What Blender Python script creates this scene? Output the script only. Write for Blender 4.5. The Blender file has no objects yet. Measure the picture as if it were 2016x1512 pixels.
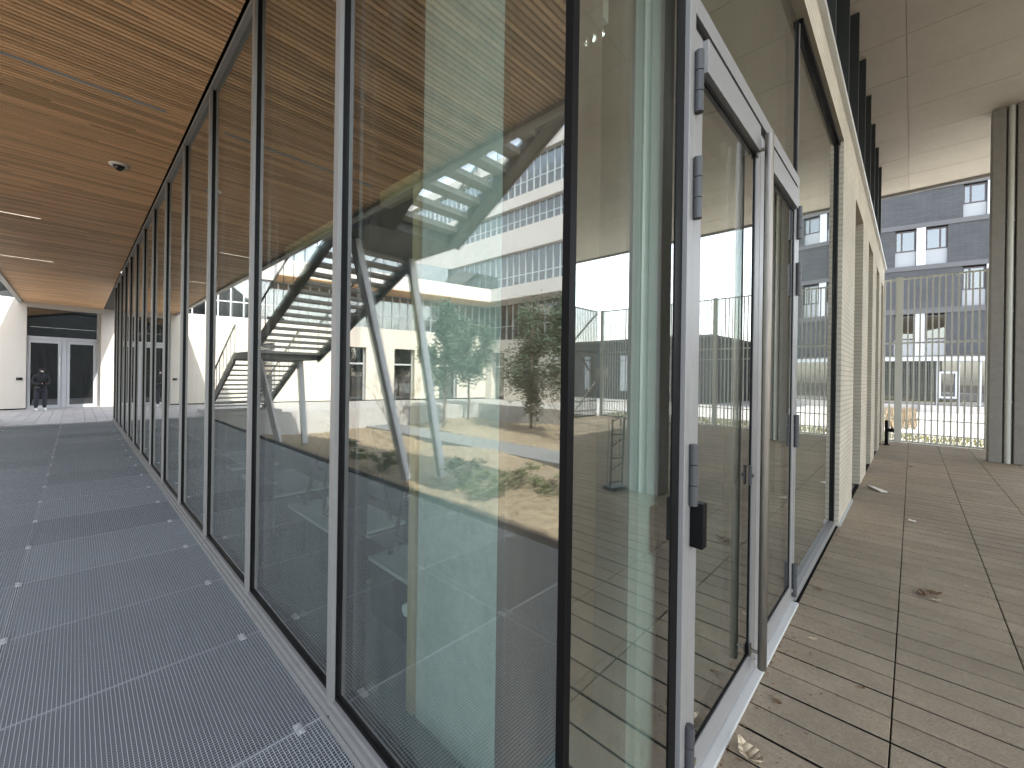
import bpy, bmesh, math, random
from mathutils import Vector, Matrix, Euler
random.seed(7)
R = math.radians
scene = bpy.context.scene
COL = scene.collection

# ---------------------------------------------------------------- camera
cd = bpy.data.cameras.new('camera'); cam = bpy.data.objects.new('camera', cd); COL.objects.link(cam)
cd.sensor_width = 36; cd.lens = 36 * 823 / 2016
cd.shift_y = -16.5 / 2016
cd.clip_start = 0.03; cd.clip_end = 2000
th = -math.atan2(.7223, .692)
cam.matrix_world = (Matrix.Translation((-.858, -.627, 1.6)) @ Matrix.Rotation(th, 4, 'Z')
                    @ Matrix.Rotation(R(90), 4, 'X') @ Matrix.Rotation(.0145, 4, 'Z'))
scene.camera = cam
# ---------------------------------------------------------------- sky, sun, exposure
SUN_EL = R(46); SUN_AZ = Vector((.3, -.954))          # towards the sun on the ground plane
w = bpy.data.worlds.new('World'); scene.world = w; w.use_nodes = True
nt = w.node_tree; bg = nt.nodes['Background']
sky = nt.nodes.new('ShaderNodeTexSky'); sky.sky_type = 'NISHITA'; sky.sun_disc = False
sky.sun_elevation = SUN_EL; sky.sun_rotation = math.atan2(SUN_AZ.x, SUN_AZ.y)
sky.dust_density = 1.6; sky.air_density = 1.2; sky.ozone_density = 1.2
hs = nt.nodes.new('ShaderNodeHueSaturation'); hs.inputs['Saturation'].default_value = .5
nt.links.new(sky.outputs[0], hs.inputs['Color']); nt.links.new(hs.outputs[0], bg.inputs['Color'])
bg.inputs['Strength'].default_value = .15
sd = bpy.data.lights.new('sun', 'SUN'); sun = bpy.data.objects.new('sun', sd); COL.objects.link(sun)
sd.energy = 2.0; sd.angle = R(.5); sd.color = (1, .94, .86)
dv = Vector((SUN_AZ.x * math.cos(SUN_EL), SUN_AZ.y * math.cos(SUN_EL), math.sin(SUN_EL) * SUN_AZ.length))
sun.rotation_euler = dv.to_track_quat('Z', 'Y').to_euler(); sun.location = (20, -25, 30)
vs = scene.view_settings
scene.display_settings.display_device = 'sRGB'
vs.view_transform = 'Standard'; vs.look = 'None'; vs.gamma = 1; vs.exposure = 2.5
cy = scene.cycles
cy.max_bounces = 10; cy.diffuse_bounces = 5; cy.glossy_bounces = 5; cy.transparent_max_bounces = 24
cy.use_denoising = True
cy.sample_clamp_indirect = 8; cy.caustics_reflective = False; cy.caustics_refractive = False

# ---------------------------------------------------------------- helpers
class MB:
    """collects boxes, bars, tubes and faces, then links them as ONE mesh object"""
    def __init__(s): s.v = []; s.f = []; s.m = []
    def face(s, pts, mi=0):
        n = len(s.v); s.v += [tuple(p) for p in pts]; s.f.append(list(range(n, n + len(pts)))); s.m.append(mi)
    def hexa(s, p, mi=0):
        n = len(s.v); s.v += [tuple(q) for q in p]
        for q in ((0, 3, 2, 1), (4, 5, 6, 7), (0, 1, 5, 4), (1, 2, 6, 5), (2, 3, 7, 6), (3, 0, 4, 7)):
            s.f.append([n + i for i in q]); s.m.append(mi)
        return s
    def box(s, x0, x1, y0, y1, z0, z1, mi=0):
        if x0 > x1: x0, x1 = x1, x0
        if y0 > y1: y0, y1 = y1, y0
        return s.hexa([(x0, y0, z0), (x1, y0, z0), (x1, y1, z0), (x0, y1, z0), (x0, y0, z1), (x1, y0, z1), (x1, y1, z1), (x0, y1, z1)], mi)
    def bar(s, a, b, wd, ht, mi=0, up=(0, 0, 1)):
        a, b = Vector(a), Vector(b); d = (b - a).normalized(); u = Vector(up)
        if abs(d.dot(u)) > .98: u = Vector((0, 1, 0))
        sx = d.cross(u).normalized() * (wd / 2); sz = sx.cross(d).normalized() * (ht / 2)
        return s.hexa([a - sx - sz, a + sx - sz, b + sx - sz, b - sx - sz, a - sx + sz, a + sx + sz, b + sx + sz, b - sx + sz], mi)
    def tube(s, pts, rad, n=10, mi=0, caps=True):
        pts = [Vector(p) for p in pts]; rs = rad if isinstance(rad, (list, tuple)) else [rad] * len(pts)
        rings = []
        for i, p in enumerate(pts):
            d = (pts[min(i + 1, len(pts) - 1)] - pts[max(i - 1, 0)]).normalized()
            u = Vector((0, 0, 1)) if abs(d.z) < .9 else Vector((1, 0, 0))
            a = d.cross(u).normalized(); b = d.cross(a)
            k = len(s.v)
            s.v += [tuple(p + (a * math.cos(t) + b * math.sin(t)) * rs[i]) for t in [2 * math.pi * j / n for j in range(n)]]
            rings.append(k)
        for i in range(len(pts) - 1):
            for j in range(n):
                s.f.append([rings[i] + j, rings[i] + (j + 1) % n, rings[i + 1] + (j + 1) % n, rings[i + 1] + j]); s.m.append(mi)
        if caps:
            s.f.append([rings[0] + j for j in range(n)][::-1]); s.m.append(mi)
            s.f.append([rings[-1] + j for j in range(n)]); s.m.append(mi)
        return s
    def mesh(s, name, mats):
        me = bpy.data.meshes.new(name); me.from_pydata(s.v, [], s.f)
        for m in (mats if isinstance(mats, (list, tuple)) else [mats]): me.materials.append(m)
        me.polygons.foreach_set('material_index', s.m); me.update()
        bm = bmesh.new(); bm.from_mesh(me); bmesh.ops.recalc_face_normals(bm, faces=bm.faces); bm.to_mesh(me); bm.free()
        return me
    def build(s, name, mats, parent=None, bevel=0, smooth=False):
        o = bpy.data.objects.new(name, s.mesh(name, mats)); COL.objects.link(o)
        if parent: o.parent = parent
        if bevel:
            b = o.modifiers.new('bevel', 'BEVEL'); b.width = bevel; b.segments = 2; b.limit_method = 'ANGLE'
        if smooth:
            for p in o.data.polygons: p.use_smooth = True
        return o

def put(name, me, parent=None, loc=(0, 0, 0), rot=(0, 0, 0)):
    o = bpy.data.objects.new(name, me); COL.objects.link(o); o.location = loc; o.rotation_euler = rot
    if parent: o.parent = parent
    return o
def tag(o, label, cat, group=None, kind=None):
    if label: o['label'] = label
    if cat: o['category'] = cat
    if group: o['group'] = group
    if kind: o['kind'] = kind
    return o
def thing(name, label, cat, loc=(0, 0, 0), rz=0, group=None):
    o = bpy.data.objects.new(name, None); COL.objects.link(o); o.location = loc; o.rotation_euler = (0, 0, rz)
    o.empty_display_size = .2
    return tag(o, label, cat, group)
def struct(o): o['kind'] = 'structure'; return o
ORD = ['first', 'second', 'third', 'fourth', 'fifth', 'sixth', 'seventh', 'eighth', 'ninth', 'tenth', 'eleventh', 'twelfth',
       'thirteenth', 'fourteenth', 'fifteenth', 'sixteenth', 'seventeenth', 'eighteenth', 'nineteenth', 'twentieth',
       'twenty-first', 'twenty-second', 'twenty-third', 'twenty-fourth']

# ---------------------------------------------------------------- materials
def mat(name, col, rough=.6, metal=0, noise=None, bump=None, island=0, spec=.5, coord='Object', stretch=(1, 1, 1)):
    """noise = list of (scale, amount 0..1, dark colour); bump = (scale, strength); island = value variation per loose piece"""
    m = bpy.data.materials.new(name); m.use_nodes = True; t = m.node_tree; b = t.nodes['Principled BSDF']
    b.inputs['Roughness'].default_value = rough; b.inputs['Metallic'].default_value = metal
    b.inputs['Specular IOR Level'].default_value = spec
    tc = t.nodes.new('ShaderNodeTexCoord'); mp = t.nodes.new('ShaderNodeMapping'); mp.inputs['Scale'].default_value = stretch
    t.links.new(tc.outputs[coord], mp.inputs[0])
    rgb = t.nodes.new('ShaderNodeRGB'); rgb.outputs[0].default_value = (*col, 1); cur = rgb.outputs[0]
    for sc, am, dk in (noise or []):
        n = t.nodes.new('ShaderNodeTexNoise'); n.inputs['Scale'].default_value = sc; n.inputs['Detail'].default_value = 6
        n.inputs['Roughness'].default_value = .65
        t.links.new(mp.outputs[0], n.inputs[0])
        rp = t.nodes.new('ShaderNodeValToRGB'); rp.color_ramp.elements[0].position = .35; rp.color_ramp.elements[1].position = .68
        rp.color_ramp.elements[0].color = (0, 0, 0, 1); rp.color_ramp.elements[1].color = (am, am, am, 1)
        t.links.new(n.outputs[0], rp.inputs[0])
        mx = t.nodes.new('ShaderNodeMixRGB'); mx.inputs[2].default_value = (*dk, 1)
        t.links.new(rp.outputs[0], mx.inputs[0]); t.links.new(cur, mx.inputs[1]); cur = mx.outputs[0]
    if island:
        g = t.nodes.new('ShaderNodeNewGeometry'); mr = t.nodes.new('ShaderNodeMapRange')
        mr.inputs[3].default_value = 1 - island; mr.inputs[4].default_value = 1 + island
        t.links.new(g.outputs['Random Per Island'], mr.inputs[0])
        h = t.nodes.new('ShaderNodeHueSaturation'); t.links.new(mr.outputs[0], h.inputs['Value']); t.links.new(cur, h.inputs['Color']); cur = h.outputs[0]
    t.links.new(cur, b.inputs['Base Color'])
    if bump:
        n = t.nodes.new('ShaderNodeTexNoise'); n.inputs['Scale'].default_value = bump[0]; n.inputs['Detail'].default_value = 5
        t.links.new(mp.outputs[0], n.inputs[0]); bu = t.nodes.new('ShaderNodeBump'); bu.inputs['Strength'].default_value = bump[1]
        bu.inputs['Distance'].default_value = .01
        t.links.new(n.outputs[0], bu.inputs['Height']); t.links.new(bu.outputs[0], b.inputs['Normal'])
    return m
def brick(name, c1, c2, mortar, bw=.24, bh=.052, ms=.006, rough=.85, bumpd=.004):
    m = bpy.data.materials.new(name); m.use_nodes = True; t = m.node_tree; b = t.nodes['Principled BSDF']
    b.inputs['Roughness'].default_value = rough
    tc = t.nodes.new('ShaderNodeTexCoord'); sx = t.nodes.new('ShaderNodeSeparateXYZ'); t.links.new(tc.outputs['Object'], sx.inputs[0])
    ad = t.nodes.new('ShaderNodeMath'); t.links.new(sx.outputs[0], ad.inputs[0]); t.links.new(sx.outputs[1], ad.inputs[1])
    cx = t.nodes.new('ShaderNodeCombineXYZ'); t.links.new(ad.outputs[0], cx.inputs[0]); t.links.new(sx.outputs[2], cx.inputs[1])
    br = t.nodes.new('ShaderNodeTexBrick'); br.inputs['Scale'].default_value = 1; br.inputs['Brick Width'].default_value = bw
    br.inputs['Row Height'].default_value = bh; br.inputs['Mortar Size'].default_value = ms; br.inputs['Mortar Smooth'].default_value = .2
    br.inputs['Color1'].default_value = (*c1, 1); br.inputs['Color2'].default_value = (*c2, 1); br.inputs['Mortar'].default_value = (*mortar, 1)
    t.links.new(cx.outputs[0], br.inputs[0])
    n = t.nodes.new('ShaderNodeTexNoise'); n.inputs['Scale'].default_value = 1.3; n.inputs['Detail'].default_value = 8; t.links.new(tc.outputs['Object'], n.inputs[0])
    mr = t.nodes.new('ShaderNodeMapRange'); mr.inputs[1].default_value = .3; mr.inputs[2].default_value = .7; mr.inputs[3].default_value = .86; mr.inputs[4].default_value = 1.06
    t.links.new(n.outputs[0], mr.inputs[0])
    h = t.nodes.new('ShaderNodeHueSaturation'); t.links.new(br.outputs[0], h.inputs['Color']); t.links.new(mr.outputs[0], h.inputs['Value'])
    t.links.new(h.outputs[0], b.inputs['Base Color'])
    bu = t.nodes.new('ShaderNodeBump'); bu.invert = True; bu.inputs['Distance'].default_value = bumpd; bu.inputs['Strength'].default_value = .8
    t.links.new(br.outputs['Fac'], bu.inputs['Height']); t.links.new(bu.outputs[0], b.inputs['Normal'])
    return m
def glass(name, tint=(.83, .92, .87), r0=.16, power=4.2, wav=0.0, dirt=.03):
    m = bpy.data.materials.new(name); m.use_nodes = True; t = m.node_tree
    for n in list(t.nodes): t.nodes.remove(n)
    out = t.nodes.new('ShaderNodeOutputMaterial'); mx = t.nodes.new('ShaderNodeMixShader')
    gl = t.nodes.new('ShaderNodeBsdfGlossy'); gl.inputs['Roughness'].default_value = 0; gl.inputs['Color'].default_value = (.96, .97, .95, 1)
    tr = t.nodes.new('ShaderNodeBsdfTransparent'); tr.inputs['Color'].default_value = (*tint, 1)
    lw = t.nodes.new('ShaderNodeLayerWeight'); lw.inputs['Blend'].default_value = .5
    pw = t.nodes.new('ShaderNodeMath'); pw.operation = 'POWER'; pw.inputs[1].default_value = power
    mr = t.nodes.new('ShaderNodeMapRange'); mr.inputs[3].default_value = r0; mr.inputs[4].default_value = 1
    t.links.new(lw.outputs['Facing'], pw.inputs[0]); t.links.new(pw.outputs[0], mr.inputs[0]); t.links.new(mr.outputs[0], mx.inputs[0])
    if wav:
        tc = t.nodes.new('ShaderNodeTexCoord'); n = t.nodes.new('ShaderNodeTexNoise'); n.inputs['Scale'].default_value = .9; n.inputs['Detail'].default_value = 1
        t.links.new(tc.outputs['Object'], n.inputs[0]); bu = t.nodes.new('ShaderNodeBump'); bu.inputs['Strength'].default_value = wav; bu.inputs['Distance'].default_value = .01
        t.links.new(n.outputs[0], bu.inputs['Height']); t.links.new(bu.outputs[0], gl.inputs['Normal'])
    t.links.new(tr.outputs[0], mx.inputs[1]); t.links.new(gl.outputs[0], mx.inputs[2])
    di = t.nodes.new('ShaderNodeBsdfDiffuse'); di.inputs['Color'].default_value = (.6, .6, .56, 1)
    tc2 = t.nodes.new('ShaderNodeTexCoord'); mp2 = t.nodes.new('ShaderNodeMapping'); mp2.inputs['Scale'].default_value = (5, 5, .7); t.links.new(tc2.outputs['Object'], mp2.inputs[0])
    n2 = t.nodes.new('ShaderNodeTexNoise'); n2.inputs['Scale'].default_value = 2; n2.inputs['Detail'].default_value = 8; t.links.new(mp2.outputs[0], n2.inputs[0])
    r2 = t.nodes.new('ShaderNodeMapRange'); r2.inputs[1].default_value = .45; r2.inputs[2].default_value = .8; r2.inputs[3].default_value = .004; r2.inputs[4].default_value = dirt
    t.links.new(n2.outputs[0], r2.inputs[0]); m2 = t.nodes.new('ShaderNodeMixShader'); t.links.new(r2.outputs[0], m2.inputs[0]); t.links.new(mx.outputs[0], m2.inputs[1]); t.links.new(di.outputs[0], m2.inputs[2])
    t.links.new(m2.outputs[0], out.inputs[0])
    return m
def emit(name, col, st):
    m = bpy.data.materials.new(name); m.use_nodes = True; b = m.node_tree.nodes['Principled BSDF']
    b.inputs['Base Color'].default_value = (.8, .8, .8, 1); b.inputs['Emission Color'].default_value = (*col, 1); b.inputs['Emission Strength'].default_value = st
    return m

M = {}
M['alu'] = mat('aluminium', (.255, .252, .246), .45, .2, [(9, .3, (.21, .207, .2)), (60, .25, (.29, .287, .28))])
M['alu_bright'] = mat('bright_aluminium', (.62, .63, .62), .35, .3)
M['steel'] = mat('brushed_steel', (.16, .145, .125), .42, .95, stretch=(40, 40, 1), noise=[(6, .4, (.33, .31, .28))])
M['gasket'] = mat('black_rubber', (.003, .003, .0035), .5, spec=.15)
M['hinge'] = mat('grey_hinge_paint', (.05, .052, .055), .5)
M['galv'] = mat('galvanised_steel', (.50, .535, .56), .5, .2, [(1.5, .45, (.37, .39, .395)), (14, .4, (.42, .445, .46))])
M['bar_shade'] = mat('grating_bar_sides', (.125, .135, .142), .7, .1)  # shade down between the grating bars, put into the side colour
M['galv_clip'] = mat('clip_steel', (.45, .46, .47), .5, .4)
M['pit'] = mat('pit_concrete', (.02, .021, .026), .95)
M['slat'] = mat('larch_slat', (.67, .44, .25), .55, 0, [(3, .5, (.48, .295, .15)), (22, .35, (.73, .50, .31))], None, .3, .35, stretch=(.35, 6, 6))
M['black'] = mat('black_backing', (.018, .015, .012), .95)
M['soffit'] = mat('board_marked_concrete', (.58, .54, .455), .85, 0, [(.35, .6, (.46, .425, .355)), (2.2, .5, (.48, .44, .37)), (11, .3, (.64, .6, .52))], (30, .25), .05)
M['concrete'] = mat('column_concrete', (.53, .55, .52), .85, 0, [(1.2, .55, (.52, .535, .50)), (5, .6, (.36, .38, .36)), (30, .4, (.76, .77, .73))], (45, .5))
M['porch_concrete'] = mat('porch_concrete', (.33, .315, .29), .85, 0, [(1.5, .5, (.26, .245, .225)), (9, .4, (.2, .19, .17))], (40, .3))
M['deck'] = mat('deck_plank', (.36, .285, .185), .8, 0, [(.5, .8, (.2, .165, .12)), (2.3, .5, (.4, .335, .25)), (6, .5, (.2, .16, .115)), (45, .5, (.17, .14, .1))], (90, .35), .08)
M['deckbase'] = mat('deck_gap', (.011, .0095, .008), .95, spec=.1)
M['paving'] = mat('grey_paving', (.36, .35, .34), .85, 0, [(2, .4, (.29, .28, .27)), (20, .3, (.42, .41, .4))], (50, .2), .1)
M['path'] = mat('grey_path', (.19, .195, .195), .85, 0, [(2, .4, (.15, .15, .15))])
M['pale_paving'] = mat('pale_paving', (.40, .385, .36), .85, 0, [(1, .4, (.33, .32, .3)), (9, .3, (.46, .44, .41))], None, .06)
M['soil'] = mat('bare_ground', (.11, .095, .08), .95, 0, [(3, .6, (.08, .06, .045))], (12, .6))
M['straw'] = mat('straw_mulch', (.27, .215, .145), .9, 0, [(1.6, .8, (.17, .13, .085)), (5, .6, (.2, .155, .1)), (18, .7, (.34, .28, .2))], (30, .9), stretch=(1, .35, 1))
M['blade'] = mat('straw_blade', (.34, .27, .175), .8, 0, None, None, .35)
M['grass'] = mat('dry_green_grass', (.17, .2, .075), .9, 0, [(3, .7, (.33, .27, .12))], None, .35)
M['cream'] = brick('cream_brick', (.56, .515, .42), (.52, .475, .38), (.40, .36, .28), .24, .057, .007)
M['cream_render'] = mat('cream_render', (.56, .52, .455), .9, 0, [(1.1, .35, (.5, .465, .405)), (14, .2, (.6, .56, .5))], (60, .2))
M['white_band'] = mat('white_spandrel', (.60, .56, .53), .8, 0, [(.8, .3, (.54, .505, .48))])
M['greybrick'] = brick('dark_grey_brick', (.098, .1, .104), (.082, .084, .088), (.056, .057, .06), .5, .075, .009)
M['greyband'] = mat('grey_band', (.13, .128, .13), .7, 0, [(2, .3, (.1, .1, .1))])
M['fin'] = mat('graphite_fin', (.045, .055, .055), .5, .3)
M['winframe'] = mat('dark_window_frame', (.08, .065, .065), .5)
M['silverframe'] = mat('silver_window_frame', (.6, .62, .64), .4, .5)
M['whitepanel'] = mat('white_shutter_panel', (.66, .68, .71), .5)
M['spandrel'] = mat('pale_spandrel', (.36, .37, .375), .5)
M['winglass'] = glass('window_glass', (.35, .38, .4), .2, 4)
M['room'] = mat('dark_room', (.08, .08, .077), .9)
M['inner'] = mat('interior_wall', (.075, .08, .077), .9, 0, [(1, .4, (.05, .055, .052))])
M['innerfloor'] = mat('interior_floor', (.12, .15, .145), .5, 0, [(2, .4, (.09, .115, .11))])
M['facade_glass'] = glass('facade_glass', (.89, .965, .935), .23, 3.4, .03, .045)
M['timber'] = mat('pine_post', (.52, .40, .23), .55, 0, [(4, .4, (.42, .3, .15))], stretch=(6, 6, .5))
M['brown'] = mat('red_brown_shade_board', (.16, .085, .06), .6, 0, [(3, .4, (.12, .06, .045))], stretch=(6, 6, .4))
M['teal'] = mat('pale_green_panel', (.47, .52, .49), .6, 0, [(1.1, .4, (.41, .46, .43))], stretch=(1, 1, .4))
M['cabinet'] = mat('black_cabinet', (.02, .021, .022), .5)
M['stairsteel'] = mat('dark_stair_steel', (.085, .088, .085), .5, .4, [(3, .4, (.06, .062, .06))])
M['tread'] = mat('stair_tread', (.34, .34, .33), .6, .3)
M['strut'] = mat('grey_strut_paint', (.45, .46, .49), .5, .1, [(2, .3, (.38, .39, .42))])
M['fence'] = mat('fence_grey_green', (.60, .61, .56), .5, .2)
M['fence_dark'] = mat('fence_dark', (.10, .115, .1), .55, .2)
M['bark'] = mat('bark', (.13, .1, .08), .9, 0, [(12, .5, (.07, .055, .045))])
M['leaf'] = mat('evergreen_leaf', (.045, .08, .045), .7, 0, None, None, .5)
M['leaf2'] = mat('shrub_leaf', (.10, .12, .055), .7, 0, None, None, .5)
M['twig'] = mat('grey_twig', (.16, .13, .11), .9)
M['lampoff'] = mat('unlit_diffuser', (.3, .31, .32), .5)
M['led'] = emit('led_strip', (1, .9, .72), .9)
M['ledcool'] = emit('spot_led', (.9, 1, .95), 60)
M['white'] = mat('white_plastic', (.8, .8, .78), .4)
M['dome'] = mat('smoked_dome', (.01, .01, .011), .08)
M['chrome'] = mat('chrome', (.8, .8, .78), .12, 1)
M['coat'] = mat('black_coat', (.012, .013, .016), .8)
M['trouser'] = mat('dark_trousers', (.02, .022, .03), .85)
M['skin'] = mat('skin', (.5, .29, .2), .6)
M['shoe'] = mat('white_shoe', (.75, .74, .72), .6)
M['drybrown'] = mat('dead_leaf', (.17, .1, .05), .8, 0, None, None, .35)
M['paleleaf'] = mat('bleached_leaf', (.52, .43, .3), .8)
M['paper'] = mat('paper_scrap', (.75, .72, .66), .8)
M['curtain'] = mat('grey_curtain', (.2, .22, .21), .9, 0, [(5, .5, (.12, .13, .13))], stretch=(1, 5, .1))
M['aqua'] = mat('aqua_cloth', (.2, .55, .6), .8)

# ================================================================ SETTING
g = MB(); g.face([(-400, -400, -1.0), (400, -400, -1.0), (400, 400, -1.0), (-400, 400, -1.0)]); struct(g.build('ground', M['soil']))
# deck slab under the planks and the planks themselves
struct(MB().box(.0, 14.2, -9.2, -.004, -.9, -.0075).build('deck_slab', M['deckbase']))
d = MB()
PX, PY, GAP = .183, .522, .0085
ny = 17
for iy in range(ny):
    y1 = -.05 - iy * PY
    for ix in range(78):
        x0 = .012 + ix * PX
        if x0 + PX > 14.2: continue
        jz = random.uniform(-.0012, .0012)
        g0 = .0105 if ix % 2 else .0075; g1 = .0075 if ix % 2 else .0105
        d.box(x0 + g0, x0 + PX - g1, y1 - PY + .003, y1 - .003, -.06, jz)
struct(d.build('deck', M['deck'], bevel=.0025))
struct(MB().box(-6, -.012, -9.2, -2.6, -.9, -.01).build('entrance_paving', M['paving']))
# paving in the courtyard (small setts laid in a grid)
p = MB(); 
struct(MB().box(-44, 9, 17.42, 42, -.95, -.035).build('courtyard_base', M['paving']))
for i in range(60):
    for j in range(42):
        x0 = -12.6 + i * .26; y0 = 17.45 + j * .19
        p.box(x0 + .004, x0 + .256, y0 + .004, y0 + .186, -.034, random.uniform(-.003, .003))
struct(p.build('courtyard_paving', M['paving']))
struct(MB().box(-44, -15.2, -25, 17.41, -.95, -.01).build('courtyard_terrace', M['paving']))
struct(MB().box(-9.9, -8.35, -20, 17.4, -.97, -.80).build('garden_path', M['path']))
struct(MB().box(14.22, 90, -45, 25, -.95, -.02).build('street_pavement', M['pale_paving']))
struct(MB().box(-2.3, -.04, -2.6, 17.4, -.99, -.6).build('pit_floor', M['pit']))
# mulched bed
def bed(name, x0, x1, y0, y1, z, nx, ny_):
    b = MB(); vs_ = {}
    for i in range(nx + 1):
        for j in range(ny_ + 1):
            x = x0 + (x1 - x0) * i / nx; y = y0 + (y1 - y0) * j / ny_
            vs_[i, j] = len(b.v); b.v.append((x, y, z + .05 * math.sin(x * 1.3 + y * .7) + .06 * math.sin(y * 1.1 - x * .5) + random.uniform(-.025, .025)))
    for i in range(nx):
        for j in range(ny_):
            b.f.append([vs_[i, j], vs_[i + 1, j], vs_[i + 1, j + 1], vs_[i, j + 1]]); b.m.append(0)
    return struct(b.build(name, M['straw'], smooth=True))
bed('garden_bed', -8.34, -2.42, -12, 17.4, -.88, 44, 200)
bed('far_garden_bed', -15.2, -9.91, -12, 17.4, -.84, 36, 180)
b = MB()
for k in range(9000):
    x = random.choice((random.uniform(-8.3, -2.5), random.uniform(-15.1, -10))); y = random.uniform(-3, 17.3); a = random.uniform(0, 6.28); l = random.uniform(.06, .2); wd = random.uniform(.006, .012)
    z = -.86 + .05 * math.sin(x * 1.3 + y * .7) + .06 * math.sin(y * 1.1 - x * .5) + random.uniform(-.01, .05)
    c, s_ = math.cos(a), math.sin(a); t_ = random.uniform(-.03, .05)
    b.face([(x - s_ * wd, y + c * wd, z), (x + s_ * wd, y - c * wd, z), (x + c * l + s_ * wd, y + s_ * l - c * wd, z + t_), (x + c * l - s_ * wd, y + s_ * l + c * wd, z + t_)])
tag(b.build('loose_straw', M['blade']), 'loose golden straw strewn over the garden bed', 'straw', kind='stuff')
# edge kerb of the grating walk
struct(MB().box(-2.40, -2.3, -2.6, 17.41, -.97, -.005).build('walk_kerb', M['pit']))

# grass strip and dry planting by the fence
def tufts(name, mats, n, x0, x1, y0, y1, h0, h1, z, label, cat, wd=.012):
    b = MB()
    for k in range(n):
        x = random.uniform(x0, x1); y = random.uniform(y0, y1); h = random.uniform(h0, h1); a = random.uniform(0, 6.28)
        dx, dy = math.cos(a) * wd, math.sin(a) * wd; lx, ly = random.uniform(-.5, .5) * h, random.uniform(-.5, .5) * h
        b.face([(x - dx, y - dy, z), (x + dx, y + dy, z), (x + lx, y + ly, z + h)])
    return tag(b.build(name, mats), label, cat, kind='stuff')
tufts('grass', M['grass'], 5200, 14.4, 16.6, -9, 2.5, .04, .14, -.02, 'short green grass strip growing along the far side of the fence', 'grass')
tufts('dry_grass', M['blade'], 4200, 18.5, 29, -.75, 3.2, .15, .45, -.02, 'patch of golden dry grass beside the low concrete wall', 'dry grass', .02)

# ================================================================ GRATING WALK
PW, PL = 1.1, .93
def grating_mesh(wd, ln, pitch=.0152, far=False):
    b = MB(); e = .0015
    b.box(e, wd - e, e, e + .004, -.03, 0); b.box(e, wd - e, ln - e - .004, ln - e, -.03, 0)
    b.box(e, e + .004, e + .004, ln - e - .004, -.03, 0); b.box(wd - e - .004, wd - e, e + .004, ln - e - .004, -.03, 0)
    n = int(wd / pitch)
    for i in range(1, n):
        x = wd * i / n; b.box(x - .0011, x + .0011, e + .004, ln - e - .004, -.028, -.0008)
    n = int(ln / pitch)
    for i in range(1, n):
        y = ln * i / n; b.box(e + .004, wd - e - .004, y - .0011, y + .0011, -.028, -.0002)
    me = b.mesh('steel_grating', [M['galv'], M['bar_shade']])
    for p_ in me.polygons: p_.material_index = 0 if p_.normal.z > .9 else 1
    return me
for k_ in ('galv', 'bar_shade'):     # random tone per panel, standing in for shading by its tilt
    t_ = M[k_].node_tree; b_ = t_.nodes['Principled BSDF']; l_ = b_.inputs['Base Color'].links[0]; src = l_.from_socket
    oi = t_.nodes.new('ShaderNodeObjectInfo'); mr_ = t_.nodes.new('ShaderNodeMapRange'); mr_.inputs[3].default_value = .88; mr_.inputs[4].default_value = 1.12
    hh_ = t_.nodes.new('ShaderNodeHueSaturation'); t_.links.new(oi.outputs['Random'], mr_.inputs[0]); t_.links.new(mr_.outputs[0], hh_.inputs['Value'])
    t_.links.new(src, hh_.inputs['Color']); t_.links.new(hh_.outputs[0], b_.inputs['Base Color'])
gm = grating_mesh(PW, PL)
clipm = MB().box(-.016, .016, -.034, -.006, .0, .006).box(-.016, .016, .006, .034, .0, .006).tube([(0, -.02, .005), (0, -.02, .012)], .006, 8).tube([(0, .02, .005), (0, .02, .012)], .006, 8).mesh('clip', M['galv_clip'])
for row in range(2):
    for k in range(21):
        y0 = 1.34 - 4 * PL + k * PL
        if y0 + PL > 17.45: continue
        x1 = -.035 - row * (PW + .002)
        rowname = 'beside the glass wall' if row == 0 else 'along the garden edge'
        o = put('steel_grating', gm, None, (x1 - PW, y0, 0), (random.uniform(-.0012, .0012), random.uniform(-.0012, .0012), 0))
        tag(o, f'galvanised steel grating panel in the row {rowname}, {ORD[k]} from the near end', 'grating', 'steel grating panels of the walkway')
        put('clip', clipm, o, (PW - .115 if row == 0 else .1, 0, 0))
        if row == 0: put('clip', clipm, o, (.0, 0, 0))
bm_ = MB().box(-2.3, -.04, -.03, .03, -.16, -.036)
for k in range(6):
    put('grating_bearer', bm_.mesh('grating_bearer', M['stairsteel']), None, (0, 1.34 - 2 * PL + k * 3 * PL, 0))
for i, o in enumerate([o for o in bpy.data.objects if o.name.startswith('grating_bearer')]):
    tag(o, f'dark steel bearer beam under the walkway grating, {ORD[i]} from the near end', 'beam', 'bearers under the grating')

# ================================================================ LEFT GLASS FACADE (plane x = 0)
HEAD = 4.2
fa = thing('glass_facade', 'long glass curtain wall with slim aluminium mullions beside the steel grating walk', 'glass facade')
ys = [.0] + [1.31 + 1.37 * k for k in range(12)] + [17.45]
MB().box(-.045, .03, .03, 17.5, .006, .06).box(-.055, -.046, .03, 17.5, -.02, .03).box(-.03, .035, .03, 17.5, .061, .085).build('sill_rail', M['alu'], fa, .002)
MB().box(-.036, .035, .03, 17.5, HEAD - .022, HEAD + .012).build('head_rail', M['alu'], fa, .002)
capm = MB().box(-.034, -.014, -.024, .024, .0615, HEAD - .023).mesh('mullion', M['alu'])
gsk = MB().box(-.0135, .03, -.030, .030, .0865, HEAD - .023).mesh('gasket', M['gasket'])
inm = MB().box(.031, .13, -.027, .027, .09, HEAD - .03).mesh('inner_post', M['gasket'])
for i, y in enumerate(ys):
    if i == 0: continue
    mo = put('mullion', capm, fa, (0, y, 0)); put('gasket', gsk, mo); put('inner_post', inm, mo)
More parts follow.
